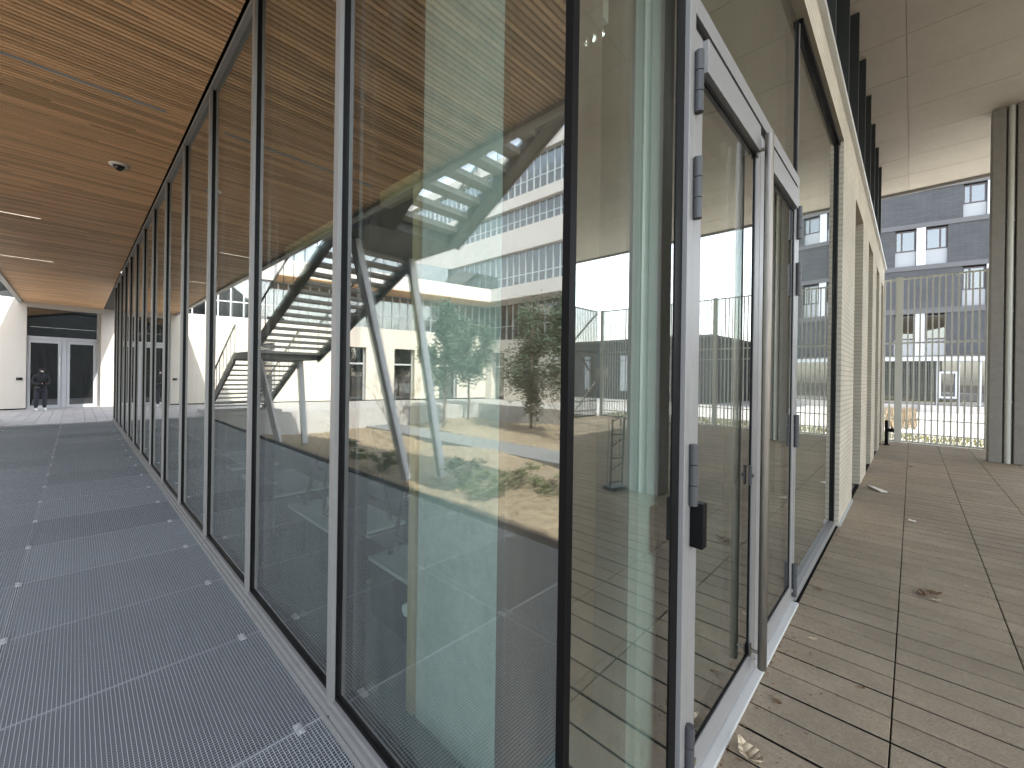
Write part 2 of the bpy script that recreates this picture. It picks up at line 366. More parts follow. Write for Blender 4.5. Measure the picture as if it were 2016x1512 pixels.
for i in range(len(ys) - 1):
    a = ys[i] + (.031 if i else .02); c = ys[i + 1] - .031
    pn = MB().box(.0, .026, a, c, .0865, HEAD - .023).build('glass_pane', M['facade_glass'], fa)
    sc_ = MB()
    sp = MB().box(-.012, .03, a, c, .0862, .105).build('pane_seal', M['gasket'], pn)
MB().box(-.004, .023, -.004, .0195, .01, HEAD).build('corner_seal', M['gasket'], fa)
screw = MB().tube([(-.0465, 0, .033), (-.044, 0, .033)], .006, 10).mesh('screw', M['gasket'])
for y in ys[1:-1]: put('screw', screw, fa, (0, y - .03, 0))

# ================================================================ ENTRANCE GLAZING (plane y = 0)
en = thing('glass_entrance', 'tall glass entrance screen with a pair of aluminium framed doors facing the deck', 'glass entrance')
GT = 4.22
MB().box(.024, .634, .0, .026, .012, GT - .04).build('side_pane', M['facade_glass'], en)
MB().box(.635, .699, -.004, .05, .0, GT).build('black_jamb', M['gasket'], en, .002)
MB().box(.70, .754, -.022, .06, .0, GT).build('door_jamb', M['alu'], en, .002)
MB().box(.755, 2.70, -.022, .06, 2.985, 3.06).build('transom', M['alu'], en, .002)
MB().box(.755, 2.70, -.005, .05, 2.93, 2.984).build('transom_seal', M['gasket'], en)
MB().box(2.70, 2.755, -.022, .06, .0, 3.06).build('door_jamb', M['alu'], en, .002)
MB().box(2.702, 2.745, -.01, .05, 3.061, GT - .04).build('black_jamb', M['gasket'], en)
MB().box(2.7455, 2.755, -.012, .05, 3.061, GT - .04).build('door_jamb', M['alu'], en)
MB().box(2.756, 2.78, -.005, .05, .07, GT - .04).build('black_jamb', M['gasket'], en)
MB().box(2.756, 4.93, -.035, .06, .0, .065).build('sill_rail', M['alu'], en, .002)
MB().box(2.756, 4.93, -.03, .06, GT - .039, GT).build('head_rail', M['gasket'], en)
MB().box(4.86, 4.93, -.02, .05, .066, GT - .04).build('black_jamb', M['gasket'], en)
MB().box(2.781, 4.859, .0, .026, .066, GT - .04).build('side_pane', M['facade_glass'], en)
MB().box(.755, 2.70, .0, .026, 3.062, GT - .04).build('transom_pane', M['facade_glass'], en)
MB().box(.755, 2.70, -.062, .06, .0, .02).build('threshold', M['alu_bright'], en, .003)
MB().box(.0, .634, -.02, .04, .0, .011).build('side_pane_base', M['gasket'], en)
hg = MB()
for k in range(3): hg.tube([(0, 0, .001 + k * .0777), (0, 0, .0755 + k * .0777)], .0165, 14)
hgm = hg.mesh('hinge', M['hinge'])
def leaf(x0, x1, hinge_x, handle_x):
    z0, z1 = .025, 2.925
    st = .078
    f = MB()
    f.box(x0, x0 + st, -.021, .03, z0, z1).box(x1 - st, x1, -.021, .03, z0, z1)
    f.box(x0 + st + .0005, x1 - st - .0005, -.021, .03, z0, z0 + .12).box(x0 + st + .0005, x1 - st - .0005, -.04, .03, z1 - .13, z1)
    o = f.build('door', M['alu'], en, .002)
    s = MB(); q = .014
    s.box(x0 + st, x0 + st + q, -.016, .024, z0 + .121, z1 - .131).box(x1 - st - q, x1 - st, -.016, .024, z0 + .121, z1 - .131)
    s.box(x0 + st + q, x1 - st - q, -.016, .024, z0 + .121, z0 + .121 + q).box(x0 + st + q, x1 - st - q, -.016, .024, z1 - .131 - q, z1 - .131)
    s.build('glazing_seal', M['gasket'], o)
    MB().box(x0 + st + q, x1 - st - q, -.012, .012, z0 + .136, z1 - .146).build('door_pane', M['facade_glass'], o)
    for hz in (.06, 1.12, 2.2, 2.6): put('hinge', hgm, o, (hinge_x, -.036, hz))
    for sx in (x0 + .055, x1 - .04): MB().bar((sx, -.027, z0 + .085), (sx + .02, -.027, z0 + .085), .012, .022).build('stop', M['chrome'], o)
    if handle_x:
        h = MB().tube([(handle_x, -.08, .1), (handle_x, -.08, 2.87)], .021, 20)
        for hz in (.175, 2.80): h.tube([(handle_x - .0, -.022, hz), (handle_x, -.05, hz), (handle_x, -.075, hz)], .009, 10); h.box(handle_x - .016, handle_x + .012, -.028, -.0214, hz - .03, hz + .03)
        h.build('pull_handle', M['steel'], o, smooth=False)
        # the same pull on the inside
        h = MB().tube([(handle_x, .09, .1), (handle_x, .09, 2.87)], .02, 16)
        for hz in (.175, 2.80): h.tube([(handle_x, .031, hz), (handle_x, .085, hz)], .009, 8)
        h.build('pull_handle', M['steel'], o)
        MB().box(handle_x - .055, handle_x - .035, -.03, -.0214, 1.05, 1.15).tube([(handle_x - .045, -.04, 1.1), (handle_x - .045, -.03, 1.1)], .009, 10).build('lock_plate', M['hinge'], o)
    return o
L1 = leaf(.757, 1.695, .755, 1.615)
L2 = leaf(1.705, 2.697, 2.69, None)
lk = MB().box(.76, .805, -.07, -.0215, .96, 1.13).build('lock_box', M['gasket'], L1, .004)
MB().box(.60, .634, .03, .06, .96, 1.13).build('inner_lock_box', M['gasket'], en, .003)

# ================================================================ BRICK WALL to the right
bw = thing('brick_wall', 'cream long-brick wall with tall recessed bays and a slim white coping right of the glass entrance', 'brick wall')
WF = -.06; WB = .55; WT = 4.55
rec = [(6.28, 7.5), (8.6, 9.7), (10.75, 11.75), (12.65, 13.45)]
mb = MB(); x = 4.935
for a, c in rec:
    mb.box(x, a, WF, WB, .0, 4.02); x = c
mb.box(x, 14.0, WF, WB, .0, 4.02); mb.box(4.935, 14.0, WF, WB, 4.02, WT)
mb.box(.0, 4.935, WF, WB, GT + .003, WT)
mb.build('wall', M['cream'], bw)
for a, c in rec:
    MB().box(a, c, -.045, .42, -.5, -.012).build('recess_floor', M['porch_concrete'], bw)
    f = MB().box(a, c, .42, .5, 0, 4.02).build('recess_window', M['winframe'], bw)
    MB().box(a + .06, c - .06, .405, .418, .08, 3.95).build('recess_pane', M['winglass'], f)
MB().box(-.02, 14.03, -.105, .6, WT + .001, WT + .055).build('coping', M['alu_bright'], bw, .004)
# base flashing strip
MB().box(4.935, 6.27, -.075, -.061, .0, .03).build('base_strip', M['galv'], bw)

# ================================================================ UPPER STOREY with fins, concrete soffit
up = thing('upper_storey', 'dark upper storey with projecting graphite fins above the white coping', 'upper storey')
MB().box(-2.28, 15.4, .7, 17.4, HEAD + .5, 8.0).build('wall', M['fin'], up)
MB().box(.2, 14.0, .35, .699, WT + .06, 7.1).build('strip_glazing', M['winframe'], up)
finm = MB().box(-.03, .03, .0, .349, WT + .06, 7.098).mesh('fin', M['fin'])
for k in range(11): put('fin', finm, up, (.95 + 1.25 * k, 0, 0))
so = thing('concrete_soffit', 'pale board-marked concrete canopy soffit with joint lines high above the deck', 'canopy')
MB().box(-1.8, 15.7, -12.5, .69, 7.12, 7.7).build('slab', M['soffit'], so)
pn = MB()
ysj = [.69, -.5, -3.0, -5.5, -8.0, -10.5, -12.5]
xsj = [-1.8 + 1.25 * k for k in range(15)]
for i in range(len(xsj) - 1):
    for j in range(len(ysj) - 1):
        z = 7.1 + random.uniform(-.0015, .0015)
        if xsj[i + 1] - xsj[i] < .1: continue
        pn.box(xsj[i] + .004, xsj[i + 1] - .004, ysj[j + 1] + .004, ysj[j] - .004, z, 7.119)
pn.build('formwork_panel', M['soffit'], so, .003)
MB().box(15.701, 15.78, -12.5, .69, 7.02, 7.9).build('edge_trim', M['alu'], so)

# ================================================================ WOOD CEILING over the walk
wc = thing('wood_ceiling', 'ceiling of narrow larch slats over the steel grating walk', 'wood ceiling')
MB().box(-2.3, -.05, -.1, 25.6, HEAD + .055, HEAD + .45).box(-.05, .6, 17.56, 25.4, HEAD + .055, HEAD + .45).build('backing', M['black'], wc)
sl = MB(); y = -.08; k = 0
while y < 24.9:
    xs = [-2.3]; 
    xs.append(-2.3 + random.uniform(.5, 1.9)); xs.append(-.052)
    for q in range(2): sl.box(xs[q] + .001, xs[q + 1] - .001, y, y + .034, HEAD + .022, HEAD + .054)
    y += .0545
sl.build('slats', M['slat'], wc)
MB().box(-2.42, -2.301, -.1, 25.2, HEAD - .03, HEAD + .5).build('eave_fascia', M['alu'], wc)
for i, (y, x0, x1, on, lab) in enumerate(((4.86, -2.0, -.25, 0, 'long unlit grey strip light between the larch slats nearest the camera'),
                                 (10.4, -2.1, -1.3, 1, 'thin glowing strip light between the larch slats, nearer of the two lit ones'),
                                 (14.6, -2.1, -1.25, 1, 'thin glowing strip light between the larch slats, farther of the two lit ones'))):
    t = thing('ceiling_strip_light', lab, 'strip light', ((x0 + x1) / 2, y, HEAD + .02), 0, 'strip lights in the wood ceiling')
    l = (x1 - x0) / 2
    MB().box(-l, l, -.024 if not on else -.006, .024 if not on else .006, -.002, .045).build('channel', M['lampoff'], t)
    MB().box(-l + .01, l - .01, -.016 if not on else -.002, .016 if not on else .002, -.0035, -.0022).build('diffuser', M['led'] if on else M['lampoff'], t)
t = thing('dome_camera', 'white ringed dome security camera with a smoked dome in the wood ceiling', 'security camera', (-.5, 6.72, HEAD + .02))
rg = MB(); n = 24
pr = [(.045, -.012), (.07, -.022), (.095, -.014), (.1, .0)]
for i in range(len(pr) - 1):
    for j in range(n):
        a, c = 2 * math.pi * j / n, 2 * math.pi * (j + 1) / n
        rg.face([(pr[i][0] * math.cos(a), pr[i][0] * math.sin(a), pr[i][1]), (pr[i][0] * math.cos(c), pr[i][0] * math.sin(c), pr[i][1]),
                 (pr[i + 1][0] * math.cos(c), pr[i + 1][0] * math.sin(c), pr[i + 1][1]), (pr[i + 1][0] * math.cos(a), pr[i + 1][0] * math.sin(a), pr[i + 1][1])])
rg.build('ring', M['white'], t)
bm = bmesh.new(); bmesh.ops.create_uvsphere(bm, u_segments=20, v_segments=12, radius=.055); me = bpy.data.meshes.new('dome'); bm.to_mesh(me); bm.free(); me.materials.append(M['dome'])
put('dome', me, t, (0, 0, -.022))

# ================================================================ PORCH COLUMNS
def porch_column(x, y, label):
    t = thing('porch_column', label, 'column', (x, y, 0), 0, 'concrete porch columns')
    MB().box(-.1, .22, -.165, .015, 0, 7.098).build('shaft', M['porch_concrete'], t, .012)
    MB().box(-.1, .22, -.47, -.315, 0, 7.098).build('shaft', M['porch_concrete'], t, .012)
    MB().box(.02, .18, -.314, -.166, 0, 7.098).build('web', M['porch_concrete'], t)
    dp = MB().tube([(-.06, -.24, .0), (-.06, -.24, 7.098)], .048, 14)
    for z in (1.2, 3.0, 4.8): dp.tube([(-.06, -.24, z), (-.06, -.24, z + .04)], .056, 14)
    dp.build('downpipe', M['fence'], t)
    return t
porch_column(12.0, -1.76, 'twin concrete porch column with a steel downpipe in its groove, in front of the tall fence')
porch_column(4.7, -1.85, 'twin concrete porch column with downpipe standing opposite the glass doors')

# ================================================================ FENCES
def bars_fence(name, label, loc, rz, length, mt, step=.113, posts=(), braces=False, h=4.3):
    t = thing(name, label, 'fence', loc, rz, 'tall steel bar fences round the deck')
    n = int(length / step)
    bmh = MB().box(-.016, .016, -.016, .016, .03, h).mesh('bar', mt)
    if n <= 99:
        for k in range(n): put('bar', bmh, t, (step * (k + .5), 0, 0))
    else:
        for k in range(95): put('bar', bmh, t, (step * (k + .5), 0, 0))
        b = MB()
        for k in range(95, n): b.box(step * (k + .5) - .009, step * (k + .5) + .009, -.016, .016, .03, h)
        o = b.build('far_bar', mt, t); o['kind'] = 'stuff'
    for z, hh in ((.03, .05), (.25, .03), (.62, .03), (2.25, .03), (2.6, .05), (h - .02, .04)):
        MB().box(0, length, .0165, .05, z - hh / 2, z + hh / 2).build('rail', mt, t)
    for px_ in posts: MB().box(px_ - .065, px_ + .065, -.07, .0155, 0, h + .02).build('post', mt, t)
    if braces:
        for k in range(3):
            z0, z1 = k * 1.4 + .1, k * 1.4 + 1.4
            MB().bar((.0, .085, z0 if k % 2 else z1), (1.7, .085, z1 if k % 2 else z0), .05, .05).build('brace', mt, t)
    return t
bars_fence('bar_fence', 'tall grey-green steel bar fence closing the far end of the deck', (14.1, -.02, 0), R(-90), 8.6, M['fence'], posts=(.34, 1.93, 4.2, 6.5, 8.55))
bars_fence('bar_fence', 'long dark steel bar fence with diagonal braces along the outer edge of the deck', (14.05, -8.75, 0), R(180), 17.5, M['fence_dark'], posts=(2.4, 5.2, 8, 11, 14), braces=True)
# small black standpipe at the wall end
t = thing('standpipe', 'short black standpipe with a side valve at the far end of the brick wall', 'standpipe', (13.2, -.17, 0))
MB().tube([(0, 0, 0), (0, 0, .62)], .035, 12).box(-.06, .06, -.06, .06, 0, .02).build('pipe', M['gasket'], t)
MB().tube([(0, -.02, .38), (0, -.14, .38)], .045, 12).tube([(0, -.1, .38), (0, -.1, .45)], .02, 8).build('valve', M['gasket'], t)

# ================================================================ GREY BRICK BUILDING beyond the fence
def window_mesh(wd, ht, split=.33, depth=.06):
    f = MB(); q = .07; s = wd * split
    f.box(-.0, depth, 0, wd, 0, q).box(0, depth, 0, wd, ht - q, ht).box(0, depth, 0, q, q, ht - q).box(0, depth, wd - q, wd, q, ht - q).box(0, depth, s - q / 2, s + q / 2, q, ht - q)
    g_ = MB(); g_.box(.02, .04, q, s - q / 2, q, ht - q).box(.02, .04, s + q / 2, wd - q, q, ht - q)
    return f.mesh('window', M['winframe']), g_.mesh('pane', M['winglass'])
gb = thing('grey_building', 'five storey dark grey brick building with white shutter panels beyond the tall fence', 'building', (32.0, -6.5, 0), R(10))
# local: +y along the facade, facade faces -x
LEN = 24; RF = 12.35
levels = [(2.95, 5.3), (5.6, 7.7), (7.95, 10.0), (10.25, 12.0)]
offs = [5.7, 3.05, 5.7, 3.05]
wall = MB(); band = MB(); grp = 2.1
for (z0, z1), of in zip(levels, offs):
    y = 0
    cs = [of - grp / 2 + 7.0 * k for k in range(4)]
    for c in cs:
        if c > LEN: break
        wall.box(0, .3, y, c, z0, z1); y = c + grp
    wall.box(0, .3, y, LEN, z0, z1)
    for c in cs:
        if c + grp > LEN: break
        h = z1 - z0
        wm, pm = window_mesh(.86, h * .56); 
        wo = put('window', wm, gb, (.08, c, z0 + h * .40)); put('pane', pm, wo)
        wo = put('window', wm, gb, (.14, c + grp, z0 + h * .40), (0, 0, math.pi)); put('pane', pm, wo)
        MB().box(.09, .13, c + .0, c + .86, z0, z0 + h * .40 - .002).box(.09, .13, c + grp - .86, c + grp, z0, z0 + h * .40 - .002).build('spandrel_panel', M['spandrel'], gb)
        MB().box(-.02, .05, c + .87, c + grp - .87, z0, z1).build('shutter_panel', M['whitepanel'], gb)
    band.box(-.04, .3, 0, LEN, z1, z1 + (.3 if z1 < 11 else .4)) if z1 not in (5.3, 7.7, 10.0) else band.box(-.04, .3, 0, LEN, z1, {5.3: 5.6, 7.7: 7.95, 10.0: 10.25}[z1])
wall.build('brick_cladding', M['greybrick'], gb); band.build('string_course', M['greyband'], gb)
MB().box(-.04, .3, 0, LEN, 2.72, 2.95).build('string_course', M['silverframe'], gb)
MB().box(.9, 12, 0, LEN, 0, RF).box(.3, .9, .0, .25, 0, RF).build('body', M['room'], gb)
MB().box(-.07, 12, -.05, LEN, RF + .001, RF + .1).build('roof_edge', M['greyband'], gb)
# ground floor: curtain-backed glazing with white posts
MB().box(.18, .2, .26, LEN, .35, 2.72).build('shop_glazing', M['winglass'], gb)
cu = MB()
for k in range(150):
    y = .3 + k * .155; cu.box(.36 + .03 * math.sin(k * 1.7), .40 + .03 * math.sin(k * 1.7), y, y + .14, .3, 2.7)
cu.build('curtain', M['curtain'], gb)
for y in (1.2, 3.33, 4.12, 4.93, 6.4, 8.3, 10.3, 12.3, 14.5): MB().box(.08, .17, y, y + .07, .35, 2.72).build('post', M['silverframe'], gb)
for y in (4.19, 10.4):
    f = MB().box(.05, .16, y, y + .74, .72, .82).box(.05, .16, y, y + .74, 2.05, 2.15).box(.05, .16, y, y + .1, .82, 2.05).box(.05, .16, y + .64, y + .74, .82, 2.05).build('white_window', M['whitepanel'], gb)
MB().box(.3, .34, 5.65, 5.95, .6, 1.6).build('aqua_towel', M['aqua'], gb)
MB().box(-.6, .05, -.05, 5.75, -.02, .34).box(-.1, .05, 5.75, LEN, -.02, .34).build('plinth', M['white_band'], gb)
# low building to its side
lb = thing('low_building', 'low dark grey flat-roofed building with white window strips seen mirrored in the entrance glass', 'building', (27, -8.6, 0), R(3))
MB().box(0, 9, -32, 0, -.02, 4.2).build('wall', M['greybrick'], lb)
MB().box(-.15, 9.1, -32.1, .1, 4.201, 4.4).build('roof', M['greyband'], lb)
for k in range(7):
    wm, pm = window_mesh(1.5, 1.3)
    wo = put('window', wm, lb, (-.03, -2.4 - k * 3.3, 1.0)); put('pane', pm, wo)
    MB().box(-.05, -.001, -3.2 - k * 3.3, -2.7 - k * 3.3, .6, 3.2).build('shutter_panel', M['whitepanel'], lb)

# ================================================================ COURTYARD BUILDINGS (seen mirrored in the glass)
# local frame: +x along the wall, wall faces -y
def ribbon(par, x0, x1, z0, z1, ystep, bay=1.25):
    n = max(1, round((x1 - x0) / bay)); bwid = (x1 - x0) / n
    f = MB(); q = .06
    f.box(0, q, -.02, .1, 0, z1 - z0).box(q, bwid, -.02, .06, 0, q).box(q, bwid, -.02, .06, z1 - z0 - q, z1 - z0).box(q, bwid, -.01, .05, (z1 - z0) * .38, (z1 - z0) * .38 + .05)
    for u in (.31, .66): f.box(bwid * u, bwid * u + .05, -.05, .055, q, z1 - z0 - q)
    fm = f.mesh('window', M['silverframe']); pm = MB().box(q, bwid, .02, .035, q, z1 - z0 - q).mesh('pane', M['winglass'])
    for k in range(n):
        o = put('window', fm, par, (x0 + k * bwid, ystep, z0)); put('pane', pm, o)
def openings_wall(par, x0, x1, ops, z0, z1, zo, y0=0, y1=.5, mt=None):
    b = MB(); x = x0
    for a, c in ops: b.box(x, a, y0, y1, z0, z1 if False else zo); x = c
    b.box(x, x1, y0, y1, z0, zo); b.box(x0, x1, y0, y1, zo, z1)
    b.build('wall', mt or M['cream_render'], par)
    for a, c in ops:
        f = MB().box(a, c, .36, .42, zo - 1.0, zo - .9).box(a, a + .07, .36, .42, 0, zo).box(c - .07, c, .36, .42, 0, zo).build('tall_window', M['silverframe'], par)
        MB().box(a + .07, c - .07, .38, .40, 0.05, zo - 1.0).box(a + .07, c - .07, .38, .40, zo - .9, zo).build('pane', M['winglass'], f)
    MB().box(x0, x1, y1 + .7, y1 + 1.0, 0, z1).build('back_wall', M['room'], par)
cb = thing('courtyard_building', 'tall white banded courtyard building with ribbon windows, seen mirrored in the corner pane', 'building', (-19, 3, -.01), R(90))
# local x 0..35 runs along world +y ; local +y -> world -x
Lc = 40
openings_wall(cb, 0, Lc, [(.9 + 3.05 * k, 2.15 + 3.05 * k) for k in range(6)], 0, 3.95, 3.15)
for z0, z1, yy, bh in ((3.95, 6.4, .15, 1.2), (7.2, 9.7, .15, 1.15), (11.2, 12.6, .15, 1.15), (13.3, 15.6, .15, 1.2)):
    ribbon(cb, 0, Lc, z0, z1, yy, 1.65)
for z0, z1, pj in ((6.4, 7.2, -1.2), (9.7, 11.2, -.1), (12.6, 13.3, -.1), (15.6, 16.3, -.1)):
    MB().box(0, Lc, pj, .5, z0 + .001, z1 - .001).build('spandrel_band', M['white_band'], cb)
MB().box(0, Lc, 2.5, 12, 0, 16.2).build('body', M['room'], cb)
cw = thing('courtyard_wing', 'lower cream courtyard wing with a recessed glass doorway and an overhanging white band', 'building', (-19, 21, -.01), R(11.5))
DX0, DX1 = 17.14, 19.28
ops = [(2.2, 3.5), (5.2, 6.5), (8.2, 9.5), (12.9, 14.1)]
Lw = 23
b = MB(); x = 0
for a, c in ops: b.box(x, a, 0, .5, 0, 3.15); x = c
b.box(x, DX0, 0, .5, 0, 3.15).box(DX1, DX1 + .42, 0, .5, 0, 3.15).box(0, DX0, 0, .5, 3.15, 4.3).box(DX1, DX1 + .42, 0, .5, 3.15, 4.3).box(DX0, DX1, 0, .5, 4.05, 4.3)
b.box(DX1 + .42, Lw, .25, .6, 0, 4.3)
b.build('wall', M['cream_render'], cw)
for a, c in ops:
    f = MB().box(a, c, .36, .42, 2.15, 2.25).box(a, a + .07, .36, .42, 0, 3.15).box(c - .07, c, .36, .42, 0, 3.15).build('tall_window', M['silverframe'], cw)
    MB().box(a + .07, c - .07, .38, .40, .05, 2.15).box(a + .07, c - .07, .38, .40, 2.25, 3.15).build('pane', M['winglass'], f)
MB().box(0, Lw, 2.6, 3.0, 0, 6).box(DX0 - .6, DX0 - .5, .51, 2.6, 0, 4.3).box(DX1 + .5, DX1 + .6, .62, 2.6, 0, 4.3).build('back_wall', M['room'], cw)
ribbon(cw, 0, Lw, 4.3, 6.4, .15, 1.5)
MB().box(0, 13, -1.9, .5, 6.401, 7.199).box(13, Lw, -.1, .5, 6.401, 7.199).build('spandrel_band', M['white_band'], cw)
MB().box(.0, 12.95, -1.88, -.01, 6.36, 6.399).build('wood_soffit', M['slat'], cw)
MB().box(.3, 12.9, -1.85, -1.83, 7.2, 8.1).build('balustrade', M['winglass'], cw)
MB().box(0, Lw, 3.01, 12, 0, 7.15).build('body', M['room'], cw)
# base shadow gap
MB().box(0, DX0, -.004, .0, 0.0, .06).build('base_strip', M['gasket'], cw)
# doorway
df = MB()
df.box(DX0, DX1, .30, .38, 2.80, 2.92).box(DX0, DX0 + .06, .30, .38, 0, 4.05).box(DX1 - .06, DX1, .30, .38, 0, 4.05)
df.box(DX0 + 1.02, DX0 + 1.16, .30, .38, 0, 2.80)
dfo = df.build('door_frame', M['silverframe'], cw)
MB().box(DX0 + .06, DX1 - .06, .33, .35, 2.92, 4.05).build('pane', M['winglass'], dfo)
for a, c, off in ((DX0 + .07, DX0 + 1.01, .0), (DX0 + 1.17, DX1 - .07, .0)):
    q = .09
    o = MB().box(a, c, .30, .37, .01, .13).box(a, c, .30, .37, 2.66, 2.79).box(a, a + q, .30, .37, .13, 2.66).box(c - q, c, .30, .37, .13, 2.66).build('door', M['silverframe'], cw)
    MB().box(a + q, c - q, .33, .345, .13, 2.66).build('pane', M['winglass'], o)
MB().tube([(DX0 + .96, .27, .5), (DX0 + .96, .27, 2.1)], .02, 8).build('pull_handle', M['alu_bright'], cw)
t = thing('strip_lamp', 'warm glowing strip lamp hung inside above the far doorway', 'strip lamp', (-1.0, 25.9, 3.35), R(11.5))
MB().box(-1.2, 1.4, -.02, .02, 0, .05).build('housing', M['lampoff'], t); MB().box(-1.2, 1.4, -.015, .015, -.012, -.001).build('tube', M['led'], t)
t = thing('wall_plate', 'small black intercom plate on the cream wall left of the far doorway', 'wall plate', (-19 + 16.97 * math.cos(R(11.5)) , 21 + 16.97 * math.sin(R(11.5)) - .0, 1.2), R(11.5))
MB().box(-.08, .08, -.03, -.001, -.05, .05).build('plate', M['gasket'], t, .004)
MB().box(-.06, .0, -.036, -.0305, -.03, .03).build('button', M['hinge'], t)

# ================================================================ OUTDOOR STAIR in the courtyard
SX0, SX1 = -4.6, -2.62
st = thing('steel_stair', 'dark open-riser steel stair on raking grey struts, mirrored across the glass wall', 'stair')
def flight(y0, z0, y1, z1, n, inset=.061, td=.13, tk=.03):
    for sx in (SX0, SX1 - .06):
        b = MB(); dz = .17
        b.hexa([(sx, y0, z0 - dz), (sx + .06, y0, z0 - dz), (sx + .06, y1, z1 - dz), (sx, y1, z1 - dz), (sx, y0, z0 + dz), (sx + .06, y0, z0 + dz), (sx + .06, y1, z1 + dz), (sx, y1, z1 + dz)])
        b.build('stringer', M['stairsteel'], st)
        r_ = MB(); r_.bar((sx + .03, y0, z0 + 1.05), (sx + .03, y1, z1 + 1.05), .04, .04)
        for q in range(9):
            y = y0 + (y1 - y0) * q / 8; z = z0 + (z1 - z0) * q / 8; r_.bar((sx + .03, y, z + .1), (sx + .03, y, z + 1.05), .02, .02)
        r_.build('handrail', M['stairsteel'], st)
    tm = MB().box(SX0 + inset, SX1 - (inset if inset < .1 else .5), -td, td, -tk, tk).mesh('tread', M['tread'])
    for k in range(n):
        put('tread', tm, st, (0, y0 + (y1 - y0) * (k + .5) / n, z0 + (z1 - z0) * (k + .5) / n + .02))
flight(19.0, .0, 15.0, 2.05, 12); flight(13.3, 2.1, 7.8, 4.3, 15, .061, .14, .035); flight(6.2, 4.35, 1.5, 7.0, 14, .28, .125, .05)
for xa, xb in ((SX0 + .061, SX0 + .279), (SX1 - .499, SX1 - .061)):
    MB().hexa([(xa, 6.2, 4.2), (xb, 6.2, 4.2), (xb, 1.5, 6.85), (xa, 1.5, 6.85), (xa, 6.2, 4.46), (xb, 6.2, 4.46), (xb, 1.5, 7.11), (xa, 1.5, 7.11)]).build('cheek', M['stairsteel'], st)
for y0, y1, z in ((13.3, 15.0, 2.0), (6.2, 7.8, 4.24)):
    MB().box(SX0, SX1, y0, y1, z, z + .2).build('landing', M['stairsteel'], st)
MB().box(SX0, -2.43, -.5, 1.5, 6.9, 7.1).build('landing', M['stairsteel'], st)
for a, c in (((-2.95, 13.6, 2.0), (-4.0, 15.1, -.85)), ((-4.4, 14.4, 2.0), (-4.7, 14.7, -.85)), ((-2.9, 7.3, 4.24), (-4.5, 7.9, -.85)), ((-4.4, 7.7, 4.24), (-5.3, 7.6, -.85))):
    MB().bar(a, c, .16, .16).build('strut', M['strut'], st)
MB().box(-4.8, -2.45, 17.42, 19.6, -.02, .14).build('foot_plinth', M['paving'], st)

# ================================================================ TREES AND SHRUBS
def leaf_cloud(b, cx_, cy_, cz, rx, rz, n, size, drop=.0):
    clumps = [(random.uniform(-1, 1), random.uniform(-1, 1), random.uniform(-1, 1), random.uniform(.18, .42)) for _ in range(26)]
    clumps = [c for c in clumps if c[0]**2 + c[1]**2 + c[2]**2 < 1.15]
    for k in range(n):
        c = random.choice(clumps)
        v = Vector((random.gauss(0, .5), random.gauss(0, .5), random.gauss(0, .5))) * c[3]
        x, y, z = cx_ + (c[0] * .8 + v.x) * rx, cy_ + (c[1] * .8 + v.y) * rx, cz + (c[2] * .9 + v.z) * rz
        a = Vector((random.uniform(-1, 1), random.uniform(-1, 1), random.uniform(-.6, .6))).normalized() * size * random.uniform(.6, 1.3)
        p2 = a.cross(Vector((random.uniform(-1, 1), random.uniform(-1, 1), random.uniform(-1, 1)))).normalized() * size * .28
        q = Vector((x, y, z)); b.face([q - a, q + p2, q + a, q - p2])
def tree(x, y, z0, trunk_h, top, rx, n, label):
    t = thing('evergreen_tree', label, 'tree', (x, y, z0), 0, 'young evergreen trees in the courtyard bed')
    b = MB(); pts = [(0, 0, -.1)]; hh = top - z0
    for k in range(1, 7): pts.append((random.uniform(-.06, .06), random.uniform(-.06, .06), hh * .92 * k / 6))
    b.tube(pts, [.07, .06, .055, .045, .035, .025, .012], 8)
    for k in range(14):
        z = trunk_h - z0 + (hh * .9 - trunk_h + z0) * random.random(); a = random.uniform(0, 6.28); l = rx * random.uniform(.5, .95)
        b.tube([(0, 0, z), (math.cos(a) * l * .5, math.sin(a) * l * .5, z + .12), (math.cos(a) * l, math.sin(a) * l, z + .35)], [.02, .013, .005], 5)
    b.build('trunk', M['bark'], t)
    c = MB(); cz = (trunk_h + top) / 2 - z0; leaf_cloud(c, 0, 0, cz, rx, (top - trunk_h) / 2, n, .1); c.build('crown', M['leaf'], t)
tree(-10.6, 14.6, -.88, 1.0, 4.8, 1.15, 8000, 'evergreen tree nearest the path in the courtyard bed')
tree(-13.9, 16.8, -.86, 1.1, 5.2, 1.3, 8000, 'evergreen tree farthest back in the courtyard bed, by the inner corner')
tree(-13.4, 11.8, -.86, .0, 5.0, 1.25, 9000, 'evergreen tree in the courtyard bed in front of the tall building, with a low crown')
tree(-12.2, 9.2, -.86, .4, 5.6, 1.0, 6500, 'slim evergreen tree nearest the entrance end of the courtyard bed')
